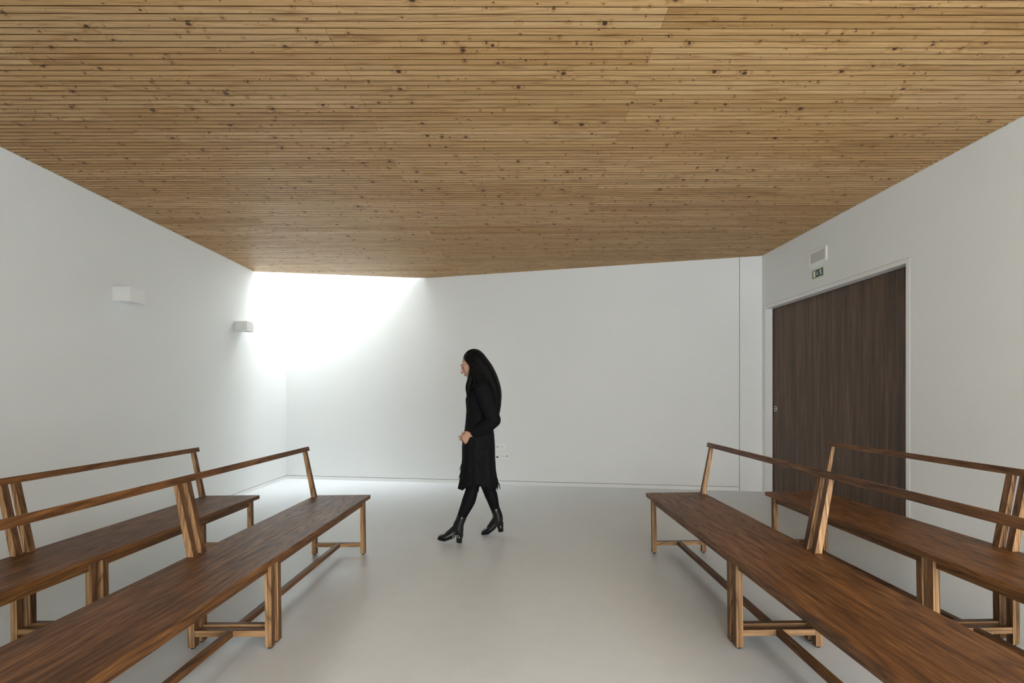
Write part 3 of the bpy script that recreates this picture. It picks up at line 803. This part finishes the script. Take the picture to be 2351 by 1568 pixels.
# ---- skirt: pleated, flared, uneven fringed hem
bm = bmesh.new(); NS = 120
rows = []
prof = [(0.985, -0.292, 0.104, 0.140), (0.93, -0.296, 0.118, 0.158), (0.87, -0.300, 0.130, 0.172), (0.78, -0.302, 0.136, 0.178), (0.68, -0.302, 0.136, 0.178), (0.58, -0.300, 0.138, 0.180), (0.50, -0.296, 0.146, 0.186), (0.455, -0.292, 0.152, 0.190)]
rnd = random.Random(3)
hem = [0.030*math.sin(3*2*PI*i/NS+0.6)+0.004*rnd.uniform(-1, 1)+(0.004 if i % 4 < 2 else -0.002) for i in range(NS)]
for j, (z, cx_, rx_, ry_) in enumerate(prof):
    row = []
    for i in range(NS):
        t = 2*PI*i/NS; amp = 0.010*(j/7)**1.2
        r = 1+amp*math.sin(15*t+0.4*j)/0.15*0.6
        zz_ = z+(hem[i] if j == 7 else hem[i]*0.4 if j == 6 else 0)
        xx = cx_+rx_*r*math.cos(t); yy = ry_*r*math.sin(t)
        if j >= 5 and math.cos(t) < -0.80 and abs(math.sin(t)+0.1) < 0.6: xx -= 0.030*(j-4)/3*(-math.cos(t)-0.8)/0.2
        row.append(bm.verts.new(V(xx, yy, zz_)))
    rows.append(row)
for a, b_ in zip(rows, rows[1:]):
    for i in range(NS): bm.faces.new([a[i], a[(i+1) % NS], b_[(i+1) % NS], b_[i]])
inn = []
for row in rows[::-1]:
    cen = sum((v.co for v in row), Vector())/NS
    inn.append([bm.verts.new(v.co+(cen-v.co).normalized()*0.006) for v in row])
for i in range(NS): bm.faces.new([rows[-1][i], rows[-1][(i+1) % NS], inn[0][(i+1) % NS], inn[0][i]])
for a, b_ in zip(inn, inn[1:]):
    for i in range(NS): bm.faces.new([a[i], a[(i+1) % NS], b_[(i+1) % NS], b_[i]])
for i in range(NS): bm.faces.new([inn[-1][i], inn[-1][(i+1) % NS], rows[0][(i+1) % NS], rows[0][i]])
recalc(bm); sk = mesh_obj('skirt', bm, M_SKIRT, per, True)
for k in range(34):                      # swinging fringe: front at knee height and along the hem
    if k < 16:
        t = PI+rnd.uniform(-0.55, 0.35); z = rnd.uniform(0.58, 0.64); L_ = rnd.uniform(0.05, 0.085); out = rnd.uniform(0.012, 0.034)
    else:
        t = rnd.uniform(0, 2*PI); z = 0.462; L_ = rnd.uniform(0.03, 0.055); out = rnd.uniform(0.0, 0.012)
    p0 = V(-0.288+0.153*math.cos(t), 0.182*math.sin(t), z); dr = Vector((math.cos(t), math.sin(t)*0.6, 0))
    bm = bmesh.new()
    limb(bm, [p0, p0+dr*out*0.5+Vector((0, 0, -L_*0.5)), p0+dr*out+Vector((0, 0, -L_))], [0.0042, 0.0036, 0.0014], n=6)
    mesh_obj('fringe_strand', bm, M_SKIRT, sk, True)

# ---- coat with sleeves
bm = bmesh.new()
loft(bm, [(V(-0.283, 0, 0.918), (0.128, 0, 0.010), (0, 0.165, 0)), (V(-0.284, 0, 0.935), (0.132, 0, 0.008), (0, 0.168, 0)), (V(-0.285, 0, 1.00), (0.122, 0, 0), (0, 0.155, 0)),
          (V(-0.283, 0, 1.08), (0.118, 0, 0), (0, 0.150, 0)), (V(-0.278, 0, 1.17), (0.128, 0, 0), (0, 0.170, 0)), (V(-0.270, 0, 1.235), (0.118, 0, 0), (0, 0.185, 0)),
          (V(-0.262, 0, 1.280), (0.090, 0, 0), (0, 0.150, 0)), (V(-0.270, 0, 1.312), (0.066, 0, 0), (0, 0.085, 0)), (V(-0.278, 0, 1.345), (0.060, 0, 0.01), (0, 0.062, 0))], 28)
for sh, el, wr in ((Lsh, Lel, Lwr), (Rsh, Rel, Rwr)):
    limb(bm, [sh, sh.lerp(el, 0.5), el], [0.068, 0.062, 0.060]); limb(bm, [el, el.lerp(wr, 0.4)+Vector((0, 0, -0.008)), el.lerp(wr, 0.86)], [0.060, 0.058, 0.042])
fuse('coat', bm, M_COAT, per, 0.006, 3)

# ---- long straight hair falling over back and shoulders
bm = bmesh.new()
blob(bm, H(0.034, 0, 0.034), (0.092, 0.083, 0.088), HR)
blob(bm, H(0.058, 0, -0.020), (0.062, 0.084, 0.085), HR)
limb(bm, [H(0.055, 0, 0.03), V(-0.245, 0, 1.415), V(-0.195, 0, 1.33), V(-0.158, 0, 1.23), V(-0.150, 0, 1.12), V(-0.150, 0, 1.02)], [0.075, 0.078, 0.068, 0.055, 0.042, 0.020], 1.75)
for s in (-1, 1):
    limb(bm, [H(0.010, s*0.052, 0.055), H(0.018, s*0.078, 0.000), V(-0.300, s*0.098, 1.38), V(-0.262, s*0.125, 1.29), V(-0.235, s*0.140, 1.19), V(-0.225, s*0.140, 1.10)], [0.040, 0.036, 0.046, 0.050, 0.040, 0.014])
    limb(bm, [H(-0.012, s*0.044, 0.080), H(-0.014, s*0.070, 0.040), H(-0.004, s*0.078, -0.020), V(-0.352, s*0.085, 1.36), V(-0.372, s*0.090, 1.27), V(-0.372, s*0.095, 1.18)], [0.018, 0.017, 0.020, 0.024, 0.026, 0.010])
fuse('hair', bm, M_HAIR, per, 0.0055, 4)
